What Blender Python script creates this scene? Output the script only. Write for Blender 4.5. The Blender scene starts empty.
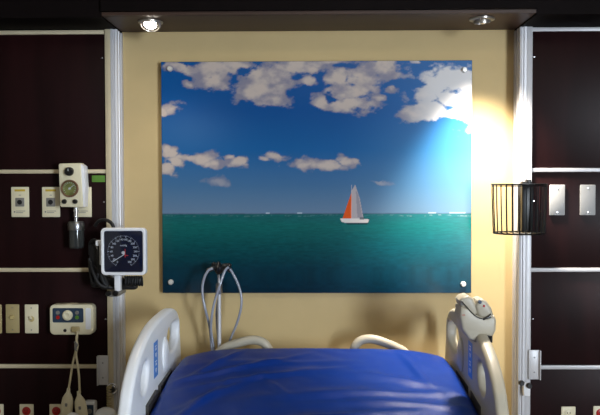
import bpy, bmesh, math, random
import numpy as np
from mathutils import Vector, Matrix, noise
random.seed(4)
scene = bpy.context.scene
C = scene.collection
PI = math.pi

# ------------------------------------------------------------------ camera
F = 750.0
CAM = Vector((0.0, -2.9, 1.5))
RC = (Matrix.Rotation(math.radians(1.0), 3, 'Z') @ Matrix.Rotation(math.radians(90 - 1.7), 3, 'X')
      @ Matrix.Rotation(math.radians(-0.14), 3, 'Z'))
cd = bpy.data.cameras.new('camera')
cam = bpy.data.objects.new('camera', cd)
C.objects.link(cam)
cam.matrix_world = Matrix.Translation(CAM) @ RC.to_4x4()
cd.sensor_width = 36
cd.lens = F * 36 / 600
cd.clip_start = 0.02
scene.camera = cam

def ray(px, py):
    return RC @ Vector(((px - 300) / F, -(py - 207.5) / F, -1))
def PY(px, py, Y):
    d = ray(px, py); return CAM + d * ((Y - CAM.y) / d.y)
def PX(px, py, X):
    d = ray(px, py); return CAM + d * ((X - CAM.x) / d.x)
def PZ(px, py, Z):
    d = ray(px, py); return CAM + d * ((Z - CAM.z) / d.z)

# ------------------------------------------------------------------ materials
def s2l(c):
    return tuple(((v / 255) / 12.92 if v / 255 <= 0.04045 else ((v / 255 + 0.055) / 1.055) ** 2.4) for v in c)

def mat(name, rgb, rough=0.5, metal=0.0, var=0.06, scale=30, bump=0.0, bscale=200, coat=0.0, spec=0.5,
        emit=None, estr=0, trans=0.0, stretch=(1, 1, 1), sheen=0.0):
    m = bpy.data.materials.new(name); m.use_nodes = True
    nt = m.node_tree; b = nt.nodes['Principled BSDF']
    c = s2l(rgb)
    tc = nt.nodes.new('ShaderNodeTexCoord'); mp = nt.nodes.new('ShaderNodeMapping')
    mp.inputs['Scale'].default_value = stretch
    nt.links.new(tc.outputs['Object'], mp.inputs['Vector'])
    n = nt.nodes.new('ShaderNodeTexNoise'); n.inputs['Scale'].default_value = scale
    n.inputs['Detail'].default_value = 4
    nt.links.new(mp.outputs[0], n.inputs['Vector'])
    r = nt.nodes.new('ShaderNodeValToRGB')
    r.color_ramp.elements[0].position = .3; r.color_ramp.elements[1].position = .7
    r.color_ramp.elements[0].color = (*[max(0, v * (1 - var)) for v in c], 1)
    r.color_ramp.elements[1].color = (*[min(1, v * (1 + var)) for v in c], 1)
    nt.links.new(n.outputs['Fac'], r.inputs['Fac'])
    nt.links.new(r.outputs[0], b.inputs['Base Color'])
    b.inputs['Roughness'].default_value = rough
    b.inputs['Metallic'].default_value = metal
    b.inputs['Coat Weight'].default_value = coat
    b.inputs['Coat Roughness'].default_value = 0.08
    b.inputs['Specular IOR Level'].default_value = spec
    b.inputs['Transmission Weight'].default_value = trans
    b.inputs['Sheen Weight'].default_value = sheen
    if emit:
        b.inputs['Emission Color'].default_value = (*s2l(emit), 1)
        b.inputs['Emission Strength'].default_value = estr
    if bump:
        n2 = nt.nodes.new('ShaderNodeTexNoise'); n2.inputs['Scale'].default_value = bscale
        n2.inputs['Detail'].default_value = 3
        nt.links.new(mp.outputs[0], n2.inputs['Vector'])
        bp = nt.nodes.new('ShaderNodeBump'); bp.inputs['Strength'].default_value = bump
        bp.inputs['Distance'].default_value = 0.002
        nt.links.new(n2.outputs['Fac'], bp.inputs['Height'])
        nt.links.new(bp.outputs[0], b.inputs['Normal'])
    return m

M = dict(
    cream=mat('cream_paint', (203, 178, 128), .75, var=.03, scale=8, bump=.15, bscale=350),
    plain=mat('room_paint', (150, 140, 120), .8, var=.03, scale=6),
    ceil=mat('ceiling_paint', (150, 146, 138), .9, var=.03),
    floor=mat('floor_vinyl', (110, 92, 74), .4, var=.1, scale=5),
    wood=mat('dark_laminate', (30, 10, 11), .4, var=.3, scale=14, stretch=(1, 1, .12), spec=.12),
    soffit=mat('brown_laminate', (66, 46, 36), .5, var=.14, scale=14, stretch=(.15, 1, 1), spec=.35),
    black_hdr=mat('black_laminate', (13, 7, 7), .7, var=.2, scale=12, spec=.08),
    alu=mat('satin_aluminium', (204, 203, 206), .42, .2, var=.04, scale=20, stretch=(1, 1, .1)),
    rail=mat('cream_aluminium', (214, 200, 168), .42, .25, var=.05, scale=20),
    bolt=mat('brushed_bolt', (225, 222, 215), .35, .35, var=.02),
    chrome=mat('chrome', (215, 215, 218), .2, .75, var=.02),
    steel=mat('steel', (150, 150, 152), .3, 1.0, var=.05),
    ivory=mat('ivory_plastic', (232, 222, 190), .42, var=.03),
    white=mat('white_plastic', (243, 243, 246), .35, var=.02),
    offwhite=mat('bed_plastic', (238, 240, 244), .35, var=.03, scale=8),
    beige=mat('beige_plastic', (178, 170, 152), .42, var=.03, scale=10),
    blackp=mat('black_plastic', (16, 15, 16), .35, var=.1),
    blackr=mat('black_rubber', (20, 19, 21), .55, var=.15),
    wire=mat('black_wire', (14, 14, 16), .4, .2, var=.1),
    navy=mat('navy_face', (44, 62, 84), .3, var=.1),
    dial=mat('dark_dial', (13, 20, 44), .12, var=.15, coat=.6),
    glass=mat('smoked_glass', (60, 62, 62), .08, .3, var=.1, coat=.5),
    mark=mat('dial_marks', (190, 195, 200), .5),
    red=mat('red_plastic', (176, 28, 24), .35, var=.08),
    yellow=mat('yellow_label', (208, 178, 60), .5),
    green=mat('green_sticker', (92, 142, 48), .55, var=.08),
    greenf=mat('olive_gauge_face', (116, 120, 66), .3, var=.35, scale=60),
    brownf=mat('brown_gauge_face', (110, 78, 56), .3, var=.3, scale=60),
    grey=mat('grey_plastic', (132, 128, 122), .45, var=.05),
    blue=mat('blue_label', (72, 136, 214), .45, var=.05),
    sheet=mat('blue_satin_sheet', (0, 44, 126), .38, var=.06, scale=9, bump=.2, bscale=500, spec=.26),
    matt=mat('navy_vinyl', (20, 36, 80), .5, var=.05),
    tube=mat('grey_tubing', (150, 154, 166), .25, var=.03, coat=.4),
    tubeb=mat('cream_cord', (206, 192, 154), .45, var=.03),
    latch=mat('dark_latch', (58, 54, 50), .5, var=.06),
    frame=mat('bed_frame_paint', (120, 118, 112), .5, var=.05),
    lamp=mat('lamp_lens_lit', (255, 250, 240), .3, emit=(255, 244, 230), estr=55),
    lampoff=mat('lamp_lens', (235, 230, 215), .2, emit=(255, 240, 215), estr=2.0),
    lamptrim=mat('lamp_trim', (170, 165, 158), .3, .8),
    pane=mat('window_pane', (200, 215, 230), .1, emit=(205, 222, 255), estr=1.2),
)

# ------------------------------------------------------------------ mesh builder
def catmull(pts, n=8, closed=False):
    P = [Vector(p) for p in pts]; out = []; L = len(P)
    rng = range(L) if closed else range(L - 1)
    for i in rng:
        if closed: a, b, c, d = P[(i-1) % L], P[i], P[(i+1) % L], P[(i+2) % L]
        else: a, b, c, d = P[max(i-1, 0)], P[i], P[i+1], P[min(i+2, L-1)]
        for k in range(n):
            t = k / n
            out.append(.5*((2*b) + (c-a)*t + (2*a-5*b+4*c-d)*t*t + (3*b-a-3*c+d)*t**3))
    if not closed: out.append(P[-1].copy())
    return out

class MB:
    def __init__(s): s.bm = bmesh.new()
    def _merge(s, b2, mtx=None):
        if mtx is not None: bmesh.ops.transform(b2, matrix=mtx, verts=b2.verts)
        me = bpy.data.meshes.new('tmp'); b2.to_mesh(me); b2.free(); s.bm.from_mesh(me); bpy.data.meshes.remove(me)
        return s
    def box(s, lo, hi, bev=0.0, seg=2, mtx=None):
        b = bmesh.new(); bmesh.ops.create_cube(b, size=1)
        lo = Vector(lo); hi = Vector(hi)
        lo, hi = Vector(map(min, lo, hi)), Vector(map(max, lo, hi))
        for v in b.verts: v.co = Vector(((lo[i]+hi[i])/2 + v.co[i]*(hi[i]-lo[i]) for i in range(3)))
        if bev: bmesh.ops.bevel(b, geom=list(b.edges), offset=min(bev, .49*min(hi-lo)), segments=seg, affect='EDGES', profile=.5)
        return s._merge(b, mtx)
    def cbox(s, c, size, bev=0.0, rot=None, seg=2):
        b = bmesh.new(); bmesh.ops.create_cube(b, size=1)
        for v in b.verts: v.co = Vector((v.co[i]*size[i] for i in range(3)))
        if bev: bmesh.ops.bevel(b, geom=list(b.edges), offset=min(bev, .49*min(size)), segments=seg, affect='EDGES', profile=.5)
        m = Matrix.Translation(c)
        if rot is not None: m = m @ rot.to_4x4()
        return s._merge(b, m)
    def prism(s, pts, axis, a, b_, bev=0.0, seg=2):
        """pts 2D in the plane across axis; extruded from a to b_. X: (y,z) Y: (x,z) Z: (x,y)"""
        b = bmesh.new()
        def to(p, q):
            return {'X': (q, p[0], p[1]), 'Y': (p[0], q, p[1]), 'Z': (p[0], p[1], q)}[axis]
        v0 = [b.verts.new(to(p, a)) for p in pts]; v1 = [b.verts.new(to(p, b_)) for p in pts]
        n = len(pts)
        f0 = b.faces.new(v0); f1 = b.faces.new(list(reversed(v1)))
        for i in range(n): b.faces.new([v0[i], v1[i], v1[(i+1) % n], v0[(i+1) % n]])
        bmesh.ops.recalc_face_normals(b, faces=b.faces)
        if bev:
            es = set(f0.edges) | set(f1.edges)
            bmesh.ops.bevel(b, geom=list(es), offset=bev, segments=seg, affect='EDGES', profile=.5)
        return s._merge(b)
    def cyl(s, p0, p1, r, r2=None, n=24, bev=0.0):
        p0 = Vector(p0); p1 = Vector(p1); d = p1-p0; L = d.length
        b = bmesh.new()
        bmesh.ops.create_cone(b, cap_ends=True, segments=n, radius1=r, radius2=r if r2 is None else r2, depth=L)
        if bev:
            es = [e for e in b.edges if abs(e.verts[0].co.z-e.verts[1].co.z) < 1e-7]
            bmesh.ops.bevel(b, geom=es, offset=bev, segments=2, affect='EDGES')
        m = Matrix.Translation((p0+p1)/2) @ d.to_track_quat('Z', 'Y').to_matrix().to_4x4()
        return s._merge(b, m)
    def sph(s, c, r, sc=(1, 1, 1), n=20):
        b = bmesh.new(); bmesh.ops.create_uvsphere(b, u_segments=n, v_segments=n//2+2, radius=r)
        return s._merge(b, Matrix.Translation(c) @ Matrix.Diagonal((*sc, 1)))
    def lathe(s, prof, c, axis=Vector((0, 0, 1)), n=28, loop=False):
        b = bmesh.new(); rings = []
        for (r, h) in prof:
            rings.append([b.verts.new((r*math.cos(2*PI*k/n), r*math.sin(2*PI*k/n), h)) for k in range(n)] if r > 1e-6 else [b.verts.new((0, 0, h))])
        for A, B in zip(rings, rings[1:] + ([rings[0]] if loop else [])):
            for k in range(n):
                k2 = (k+1) % n
                if len(A) == 1 and len(B) == 1: continue
                if len(A) == 1: b.faces.new([A[0], B[k], B[k2]])
                elif len(B) == 1: b.faces.new([A[k], A[k2], B[0]])
                else: b.faces.new([A[k], A[k2], B[k2], B[k]])
        for R_ in (() if loop else (rings[0], rings[-1])):
            if len(R_) > 1: b.faces.new(R_)
        bmesh.ops.recalc_face_normals(b, faces=b.faces)
        return s._merge(b, Matrix.Translation(c) @ Vector(axis).to_track_quat('Z', 'Y').to_matrix().to_4x4())
    def tube(s, pts, r, n=8, smooth=6, closed=False):
        P = catmull(pts, smooth, closed) if smooth else [Vector(p) for p in pts]
        b = bmesh.new(); rings = []; L = len(P); up = None
        for i, p in enumerate(P):
            if closed: t = (P[(i+1) % L]-P[i-1])
            else: t = P[min(i+1, L-1)]-P[max(i-1, 0)]
            if t.length < 1e-9: t = Vector((0, 0, 1))
            t.normalize()
            if up is None:
                up = t.orthogonal().normalized()
            up = (up - t*up.dot(t)).normalized(); w = t.cross(up)
            rr = r(i/(L-1)) if callable(r) else r
            rings.append([b.verts.new(p + (up*math.cos(2*PI*k/n) + w*math.sin(2*PI*k/n))*rr) for k in range(n)])
        for i in range(L if closed else L-1):
            A, B = rings[i], rings[(i+1) % L]
            for k in range(n): b.faces.new([A[k], A[(k+1) % n], B[(k+1) % n], B[k]])
        if not closed: b.faces.new(rings[0]); b.faces.new(rings[-1])
        bmesh.ops.recalc_face_normals(b, faces=b.faces)
        return s._merge(b)

ORG = {}
def link(name, me, m, parent=None, smooth=True):
    if m is not None and not me.materials: me.materials.append(m)
    if parent is None:
        xs = [v.co for v in me.vertices]
        lo = Vector([min(v[i] for v in xs) for i in range(3)]); hi = Vector([max(v[i] for v in xs) for i in range(3)])
        org = Vector(((lo.x+hi.x)/2, (lo.y+hi.y)/2, lo.z))
    else:
        org = ORG[parent.name]
    me.transform(Matrix.Translation(-org))
    o = bpy.data.objects.new(name, me); C.objects.link(o)
    if parent is None: o.location = org
    else: o.parent = parent
    ORG[o.name] = org
    if smooth:
        for p in me.polygons: p.use_smooth = True
        try: me.set_sharp_from_angle(angle=math.radians(38))
        except Exception: pass
    return o
def obj(name, mb, m, parent=None, smooth=True):
    me = bpy.data.meshes.new(name); mb.bm.to_mesh(me); mb.bm.free()
    return link(name, me, m, parent, smooth)
def tag(o, label, cat, group=None):
    o['label'] = label; o['category'] = cat
    if group: o['group'] = group
    return o
def thing(name, loc, label, cat, group=None):
    o = bpy.data.objects.new(name, None); C.objects.link(o); o.empty_display_size = .05
    o.location = loc; ORG[o.name] = Vector(loc)
    return tag(o, label, cat, group)
def struct(o): o['kind'] = 'structure'; return o
def dup(root, delta, label, group=None):
    def cp(o, par):
        c = o.copy(); C.objects.link(c)
        if par is not None: c.parent = par
        for ch in o.children: cp(ch, c)
        return c
    r = cp(root, None); r.location = root.location + Vector(delta)
    r['label'] = label
    if group: r['group'] = group
    return r
def curve_panel(name, loops, extrude, bev, to3d, m, parent):
    """solid with holes: first loop outer. to3d(x,y,z)->world"""
    cu = bpy.data.curves.new(name, 'CURVE'); cu.dimensions = '2D'; cu.fill_mode = 'BOTH'
    cu.extrude = extrude; cu.bevel_depth = bev; cu.bevel_resolution = 4; cu.offset = -bev
    for lp in loops:
        sp = cu.splines.new('POLY'); sp.points.add(len(lp)-1); sp.use_cyclic_u = True
        for i, p in enumerate(lp): sp.points[i].co = (p[0], p[1], 0, 1)
    t = bpy.data.objects.new('tmp_curve', cu); C.objects.link(t)
    bpy.context.view_layer.update()
    me = bpy.data.meshes.new_from_object(t.evaluated_get(bpy.context.evaluated_depsgraph_get()))
    bpy.data.objects.remove(t); bpy.data.curves.remove(cu)
    for v in me.vertices: v.co = to3d(v.co.x, v.co.y, v.co.z)
    bm = bmesh.new(); bm.from_mesh(me); bmesh.ops.remove_doubles(bm, verts=bm.verts, dist=1e-5)
    bmesh.ops.recalc_face_normals(bm, faces=bm.faces); bm.to_mesh(me); bm.free()
    return link(name, me, m, parent)
def text_into(mb, s, c, size, rot=Matrix.Identity(3), depth=.0003):
    cu = bpy.data.curves.new('t', 'FONT'); cu.body = s; cu.size = size; cu.align_x = 'CENTER'; cu.align_y = 'CENTER'
    cu.extrude = depth; cu.resolution_u = 3
    t = bpy.data.objects.new('tmp_text', cu); C.objects.link(t); bpy.context.view_layer.update()
    me = bpy.data.meshes.new_from_object(t.evaluated_get(bpy.context.evaluated_depsgraph_get()))
    bpy.data.objects.remove(t); bpy.data.curves.remove(cu)
    me.transform(Matrix.Translation(c) @ rot.to_4x4() @ Matrix.Rotation(PI/2, 4, 'X'))
    mb.bm.from_mesh(me); bpy.data.meshes.remove(me)

# ------------------------------------------------------------------ setting
YP = -0.08                       # face of the dark panels
ZS = PY(320, 31, 0).z            # soffit underside
XL = PY(124, 150, 0).x; XR = PY(513, 150, 0).x      # niche
XO = 2.3; YR = -5.6; ZC = 2.6
struct(obj('wall_back', MB().box((-XO, 0, 0), (XO, .12, ZC)), M['cream']))
struct(obj('floor', MB().box((-XO, YR, -.1), (XO, .12, 0)), M['floor']))
struct(obj('ceiling', MB().box((-XO, YR, ZC), (XO, .12, ZC+.1)), M['ceil']))
struct(obj('wall_left', MB().box((-XO-.12, YR, 0), (-XO, .12, ZC)), M['plain']))
wy0, wy1, wz0, wz1 = -5.2, -3.5, .9, 2.2
w = MB()
w.box((XO, YR, 0), (XO+.12, wy0, ZC)).box((XO, wy1, 0), (XO+.12, .12, ZC))
w.box((XO, wy0, 0), (XO+.12, wy1, wz0)).box((XO, wy0, wz1), (XO+.12, wy1, ZC))
struct(obj('wall_right', w, M['plain']))
win = MB()
for a, b in (((wy0, wz0), (wy0+.05, wz1)), ((wy1-.05, wz0), (wy1, wz1)), ((wy0, wz0), (wy1, wz0+.05)), ((wy0, wz1-.05), (wy1, wz1)), (((wy0+wy1)/2-.02, wz0), ((wy0+wy1)/2+.02, wz1))):
    win.box((XO+.02, a[0], a[1]), (XO+.07, b[0], b[1]), .004)
wn = struct(obj('window_1', win, M['white']))
obj('pane', MB().box((XO+.04, wy0+.05, wz0+.05), (XO+.045, wy1-.05, wz1-.05)), M['pane'], wn)

YS = -0.27
struct(obj('soffit', MB().box((XL-.002, YS, ZS), (XR+.002, -.001, ZS+.10)).box((XL-.002, YS-.012, ZS+.001), (XR+.002, YS, ZC-.002)), M['soffit']))
hd = MB().box((-XO+.002, YS-.014, ZS-.006), (XL-.003, -.001, ZC-.002))
struct(obj('trim_1', hd, M['black_hdr']))
hd = MB().box((XR+.003, YS-.014, ZS-.006), (XO-.002, -.001, ZC-.002))
struct(obj('trim_2', hd, M['black_hdr']))
struct(obj('trim_3', MB().box((XL-.001, YS-.03, ZS+.012), (XR+.001, YS-.0125, ZC-.003)), M['black_hdr']))

# headwall units: dark panels between aluminium rails with a slotted column next to the niche
def headwall(side, label):
    sx = -1 if side == 'l' else 1
    xn = XL if side == 'l' else XR                      # niche side
    xc = xn + sx*.046                                   # column outer edge
    xe = sx*(XO-.004)
    t = thing('headwall_unit', ((xc+xe)/2, -.04, 0), label, 'wall panel', 'dark headwall panels either side of the niche')
    pr = 52 if side == 'l' else 565
    ys = [30.5, 171.5, 270, 366.5] if side == 'l' else [27, 170, 270, 367.5]
    zr = [PY(pr, y, YP-.006).z for y in ys] + [.40, .03]
    zr[0] = min(zr[0], ZS-.016)
    x0, x1 = min(xc, xe), max(xc, xe)
    for a, b in zip(zr, zr[1:]):
        obj('panel', MB().box((x0+.001, YP, b+.008), (x1, -.001, a-.008), .0015), M['wood'], t)
    for z in zr:
        r = obj('horizontal_rail', MB().box((x0+.001, YP-.006, z-.0075), (x1, YP+.02, z+.0075), .002), M['rail'] if side == 'l' else M['alu'], t)  # right rails tinted cooler, painting in the light on that side
        if side == 'r': r['label'] = 'metal rail, tinted pale grey for its cooler light'
    # column profile (x across, y depth), extruded in z: T-slots on the front
    w_ = .046
    pts = []
    def q(u, y): pts.append((xn + sx*u, y))
    q(0, -.001); q(0, -.022); q(.012, -.024); q(.012, -.044); q(0, -.046); q(0, YP+.022); q(.004, YP+.020); q(.004, YP+.006); q(0, YP+.004); q(0, YP-.010); q(.008, YP-.012)
    q(.009, YP-.008); q(.014, YP-.008); q(.015, YP-.014); q(.024, YP-.014); q(.024, -.001)
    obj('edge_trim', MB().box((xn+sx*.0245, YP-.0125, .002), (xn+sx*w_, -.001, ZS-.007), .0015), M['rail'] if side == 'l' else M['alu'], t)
    obj('column', MB().prism(pts, 'Z', .002, ZS-.007), M['alu'] if side == 'l' else M['alu'], t)
    # screws
    sc = [(102.5, 58), (104, 202), (106, 319)] if side == 'l' else [(534.5, 57), (533.5, 201), (533, 319)]
    for px, py in sc:
        p = PY(px, py, YP)
        obj('screw', MB().cyl((p.x, YP+.001, p.z), (p.x, YP-.002, p.z), .0026, n=10, bev=.0008), M['chrome'], t)
    return t
headwall('l', 'dark wood headwall panels with tan metal rails, left of the niche, carrying the gauges')
headwall('r', 'dark wood headwall panels with metal rails tinted grey for cooler light, right of the niche, behind the wire basket')

# ------------------------------------------------------------------ downlights
pl = PZ(150.5, 21.5, ZS); pr_ = PZ(482, 18.5, ZS)
def lamp_unit(p, aim, lens_mat, q, label):
    t = thing('downlight', (p.x, p.y, ZS), label, 'ceiling light')
    obj('trim_ring', MB().lathe([(.026*q, -.001), (.045, -.001), (.044, -.006), (.030*q, -.009), (.026*q, -.004)], (p.x, p.y, ZS), loop=True), M['lamptrim'], t)
    a = Vector(aim).normalized(); c = Vector((p.x, p.y, ZS-.0035))
    obj('lamp_housing', MB().lathe([(.024*q, -.012), (.030*q, -.002), (.031*q, .010), (.027*q, .014), (.025*q, .010)], c, a), M['lamptrim'], t)
    obj('lens', MB().lathe([(0, .0055), (.0245*q, .0055), (.0255*q, .008), (.018*q, .010), (0, .0115)], c, a), lens_mat, t)
    return t
lamp_unit(pl, (0.02, -.6, -1), M['lamp'], 1.25, 'small round recessed downlight glowing white in the left of the soffit')
lamp_unit(pr_, (.12, .28, -1), M['lampoff'], 1.0, 'small tilted recessed downlight in the right of the soffit, turned toward the wall')

# ------------------------------------------------------------------ seascape panel
YA = -0.034
a0 = PY(161.5, 61, YA); a1 = PY(472, 61, YA); a2 = PY(162, 293, YA); a3 = PY(471.5, 293, YA)
ax0 = (a0.x+a2.x)/2; ax1 = (a1.x+a3.x)/2; az1 = (a0.z+a1.z)/2; az0 = (a2.z+a3.z)/2
NX, NZ = 561, 421
rng = np.random.default_rng(7)
PXX, PYY = np.meshgrid(np.linspace(161.5, 472, NX), np.linspace(293, 61, NZ))
def vnoise(x, y, seed):
    r = np.random.default_rng(seed); g = r.random((256, 256))
    xi = np.floor(x).astype(int); yi = np.floor(y).astype(int); fx = x-xi; fy = y-yi
    fx = fx*fx*(3-2*fx); fy = fy*fy*(3-2*fy)
    A = g[yi % 256, xi % 256]; B = g[yi % 256, (xi+1) % 256]; D = g[(yi+1) % 256, xi % 256]; E = g[(yi+1) % 256, (xi+1) % 256]
    return (A*(1-fx)+B*fx)*(1-fy)+(D*(1-fx)+E*fx)*fy
def fbm(x, y, seed, o=5):
    s = 0; a = .5; t = 0
    for k in range(o): s = s+a*vnoise(x*2**k, y*2**k, seed+k); t += a; a *= .55
    return s/t
def sm(x, a, b):
    t = np.clip((x-a)/(b-a), 0, 1); return t*t*(3-2*t)
def mix(A, B, t): return A*(1-t[..., None])+B*t[..., None]
def L(c): return np.array(s2l(c))
def ramp(v, stops):
    out = np.zeros(v.shape+(3,))
    for i in range(3): out[..., i] = np.interp(v, [s[0] for s in stops], [L(s[1])[i] for s in stops])
    return out
sky = ramp(PYY, [(61, (2, 88, 160)), (110, (2, 84, 156)), (150, (24, 102, 168)), (185, (76, 122, 166)), (214, (112, 140, 168))])
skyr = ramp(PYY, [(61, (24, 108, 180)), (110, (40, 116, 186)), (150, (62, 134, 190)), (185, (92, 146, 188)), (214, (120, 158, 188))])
sky = mix(sky, skyr, sm(PXX, 330, 470))  # right sky lightened: lamp glare on the print put into its colour
# soft room reflection on the glossy print, painted into its left sky
refl = np.exp(-(((PXX-190)/45)**2+((PYY-128)/26)**2))*.18
sky = mix(sky, np.ones_like(sky)*L((120, 160, 205)), refl)
lobes = [(176, 64, 12, 5), (213, 68, 26, 12), (214, 78, 18, 10), (235, 64, 24, 7), (262, 84, 24, 18), (272, 74, 26, 12), (290, 66, 26, 8), (272, 98, 17, 9), (250, 92, 14, 10), (312, 68, 14, 6),
         (173, 106, 11, 6), (165, 109, 7, 5), (187, 84, 6, 4),
         (166, 148, 7, 6), (172, 152, 11, 6), (188, 157, 18, 7), (205, 159, 15, 7), (214, 164, 12, 5), (165, 167, 12, 7), (176, 162, 10, 6),
         (239, 162, 13, 6), (230, 156, 6, 3), (277, 156, 12, 5.5), (268, 159, 8, 3.5), (325, 166, 40, 5), (308, 165, 18, 6), (345, 161, 13, 6), (216, 182, 14, 4),
         (365, 78, 24, 17), (383, 68, 21, 11), (352, 92, 20, 10), (352, 104, 26, 8), (320, 103, 10, 7), (340, 76, 14, 9), (308, 79, 11, 6), (316, 64, 12, 5), (335, 62, 20, 4), (392, 88, 8, 5), (380, 98, 8, 4),
         (438, 86, 20, 15), (455, 76, 22, 14), (425, 96, 16, 10), (432, 108, 20, 8), (418, 115, 15, 7), (466, 100, 18, 22), (450, 96, 16, 10), (416, 62, 6, 2.5),
         (380, 181, 10, 2.2)]
fld = np.full(PXX.shape, -2.0)
wx = (fbm(PXX*.06, PYY*.06, 31)-.5)*12; wy_ = (fbm(PXX*.06, PYY*.06, 51)-.5)*8
for (cx, cy, rx, ry) in lobes:
    fld = np.maximum(fld, 1-np.sqrt(((PXX+wx-cx)/(rx*(1.07 if cy < 120 else .96)))**2+((PYY+wy_-cy)/(ry*1.08))**2))
nz = fbm(PXX*.085, PYY*.13, 11, 6)-.5
cov = sm(fld*.75+nz*1.35, -.12, .26)
cov = cov*np.where(PYY > 175, .45, 1)
body = sm(fbm(PXX*.07+5, PYY*.10, 77)-.5+(fld-.3)*.5, -.25, .3)
ccol = mix(np.ones_like(sky)*L((150, 146, 162)), np.ones_like(sky)*L((222, 204, 190)), body)
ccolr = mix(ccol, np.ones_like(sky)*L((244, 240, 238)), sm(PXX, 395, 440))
sky = mix(sky, ccolr, cov*.93)
sea = ramp(PYY, [(213, (30, 108, 112)), (225, (16, 112, 108)), (245, (4, 88, 92)), (268, (2, 60, 76)), (293, (2, 44, 64))])
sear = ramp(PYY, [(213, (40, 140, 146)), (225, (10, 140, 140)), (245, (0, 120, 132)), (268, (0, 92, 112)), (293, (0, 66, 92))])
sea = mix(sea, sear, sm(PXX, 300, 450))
rip = fbm(PXX*.16, (PYY-205)*(2.4-(PYY-214)*.018), 91, 5)-.5
sea = sea*(.70+rip*.42)[..., None]; sky = sky*.82
foam = np.exp(-((PYY-215.2-.6*np.sin(PXX*.11))/.55)**2)*sm(fbm(PXX*.35, PYY*.5, 101), .47, .6)
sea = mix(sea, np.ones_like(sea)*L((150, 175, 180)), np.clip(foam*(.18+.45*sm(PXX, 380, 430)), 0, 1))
hs = sm(PYY, 213.2, 213.9)
col = mix(sky, sea, hs)
# low shore line
isl = np.exp(-((PYY-213.3)/.55)**2)*(.35+.3*(vnoise(PXX*.3, PXX*0, 3)))
col = mix(col, np.ones_like(col)*L((22, 52, 74)), np.clip(isl, 0, 1))
for (cx, w2) in ((433, 4), (458, 8), (300, 2.5), (268, 2)):
    s_ = (np.abs(PXX-cx) < w2)*(np.abs(PYY-212.6) < .7-.04*np.abs(PXX-cx))
    col = mix(col, np.ones_like(col)*L((190, 205, 215)), s_*.8)
def tri(pts):
    ins = np.ones(PXX.shape, bool); n = len(pts)
    ar = sum(pts[i][0]*pts[(i+1) % n][1]-pts[(i+1) % n][0]*pts[i][1] for i in range(n))
    for i in range(n):
        (x1_, y1_), (x2_, y2_) = pts[i], pts[(i+1) % n]
        cr = (x2_-x1_)*(PYY-y1_)-(y2_-y1_)*(PXX-x1_)
        ins &= (cr*np.sign(ar) >= 0)
    return ins.astype(float)
def paint(mask, c, a=1.0):
    global col
    col = mix(col, np.ones_like(col)*L(c), mask*a)
paint(tri([(342, 224.5), (370, 224.5), (366, 230), (346, 232)]), (30, 110, 104), .35)
paint(tri([(346, 222), (369, 222), (368, 224.4), (348, 224.4)]), (8, 40, 54), .8)
paint(tri([(352.2, 190.5), (355.8, 184.2), (360.5, 198), (364.3, 219), (352.2, 218.5)]), (176, 166, 168))
paint(tri([(356.5, 190), (358.8, 194), (363, 217), (358, 217)]), (140, 136, 146), .8)
paint(tri([(352.4, 191), (352.4, 218), (343.2, 218)]), (216, 84, 24))
paint(tri([(352.4, 191), (352.4, 218), (350.6, 218)]), (236, 118, 60), .5)
paint(tri([(340.8, 218.3), (362, 218.0), (370, 219.2), (368.6, 222.6), (346, 222.8), (342, 221.3)]), (222, 214, 208))
paint(tri([(360.5, 217), (364.5, 217), (364.5, 219.5), (360.5, 219.5)]), (66, 74, 84), .8)
paint(tri([(352, 184.6), (352.7, 184.6), (352.7, 219), (352, 219)]), (210, 200, 196), .7)

prt = thing('seascape_panel', ((ax0+ax1)/2, YA, az0), 'large frameless seascape print of a sailboat on teal water mounted on the cream wall', 'picture')
me = bpy.data.meshes.new('print_face')
X_, Z_ = np.meshgrid(np.linspace(ax0+.0012, ax1-.0012, NX), np.linspace(az0+.0012, az1-.0012, NZ))
co = np.stack([X_, np.full_like(X_, YA-.0004), Z_], -1).reshape(-1, 3).astype(np.float32)
idx = np.arange(NX*NZ).reshape(NZ, NX)
q = np.stack([idx[:-1, :-1], idx[:-1, 1:], idx[1:, 1:], idx[1:, :-1]], -1).reshape(-1, 4).astype(np.int32)
me.vertices.add(len(co)); me.vertices.foreach_set('co', co.ravel())
me.loops.add(q.size); me.loops.foreach_set('vertex_index', q.ravel())
me.polygons.add(len(q)); me.polygons.foreach_set('loop_start', np.arange(0, q.size, 4, dtype=np.int32))
me.update(calc_edges=True)
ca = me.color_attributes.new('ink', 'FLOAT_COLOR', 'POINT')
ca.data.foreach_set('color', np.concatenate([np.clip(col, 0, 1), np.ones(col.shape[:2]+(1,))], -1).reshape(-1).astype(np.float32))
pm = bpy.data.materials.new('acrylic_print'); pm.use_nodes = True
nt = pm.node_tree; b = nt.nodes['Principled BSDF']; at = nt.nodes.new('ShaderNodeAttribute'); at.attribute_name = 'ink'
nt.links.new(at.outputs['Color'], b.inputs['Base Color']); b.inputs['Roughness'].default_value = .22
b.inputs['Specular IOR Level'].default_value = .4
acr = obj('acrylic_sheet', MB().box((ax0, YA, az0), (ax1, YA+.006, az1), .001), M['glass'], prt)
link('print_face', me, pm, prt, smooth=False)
for px, py in ((170, 69), (464, 70), (171, 282), (463, 284)):
    p = PY(px, py, YA)
    s_ = obj('standoff_bolt', MB().lathe([(0, .014), (.0075, .0135), (.0098, .011), (.0105, .006), (.0105, 0), (.006, -.001), (.006, -.03)], (p.x, YA-.0006, p.z), (0, -1, 0)), M['bolt'], prt)

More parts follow.
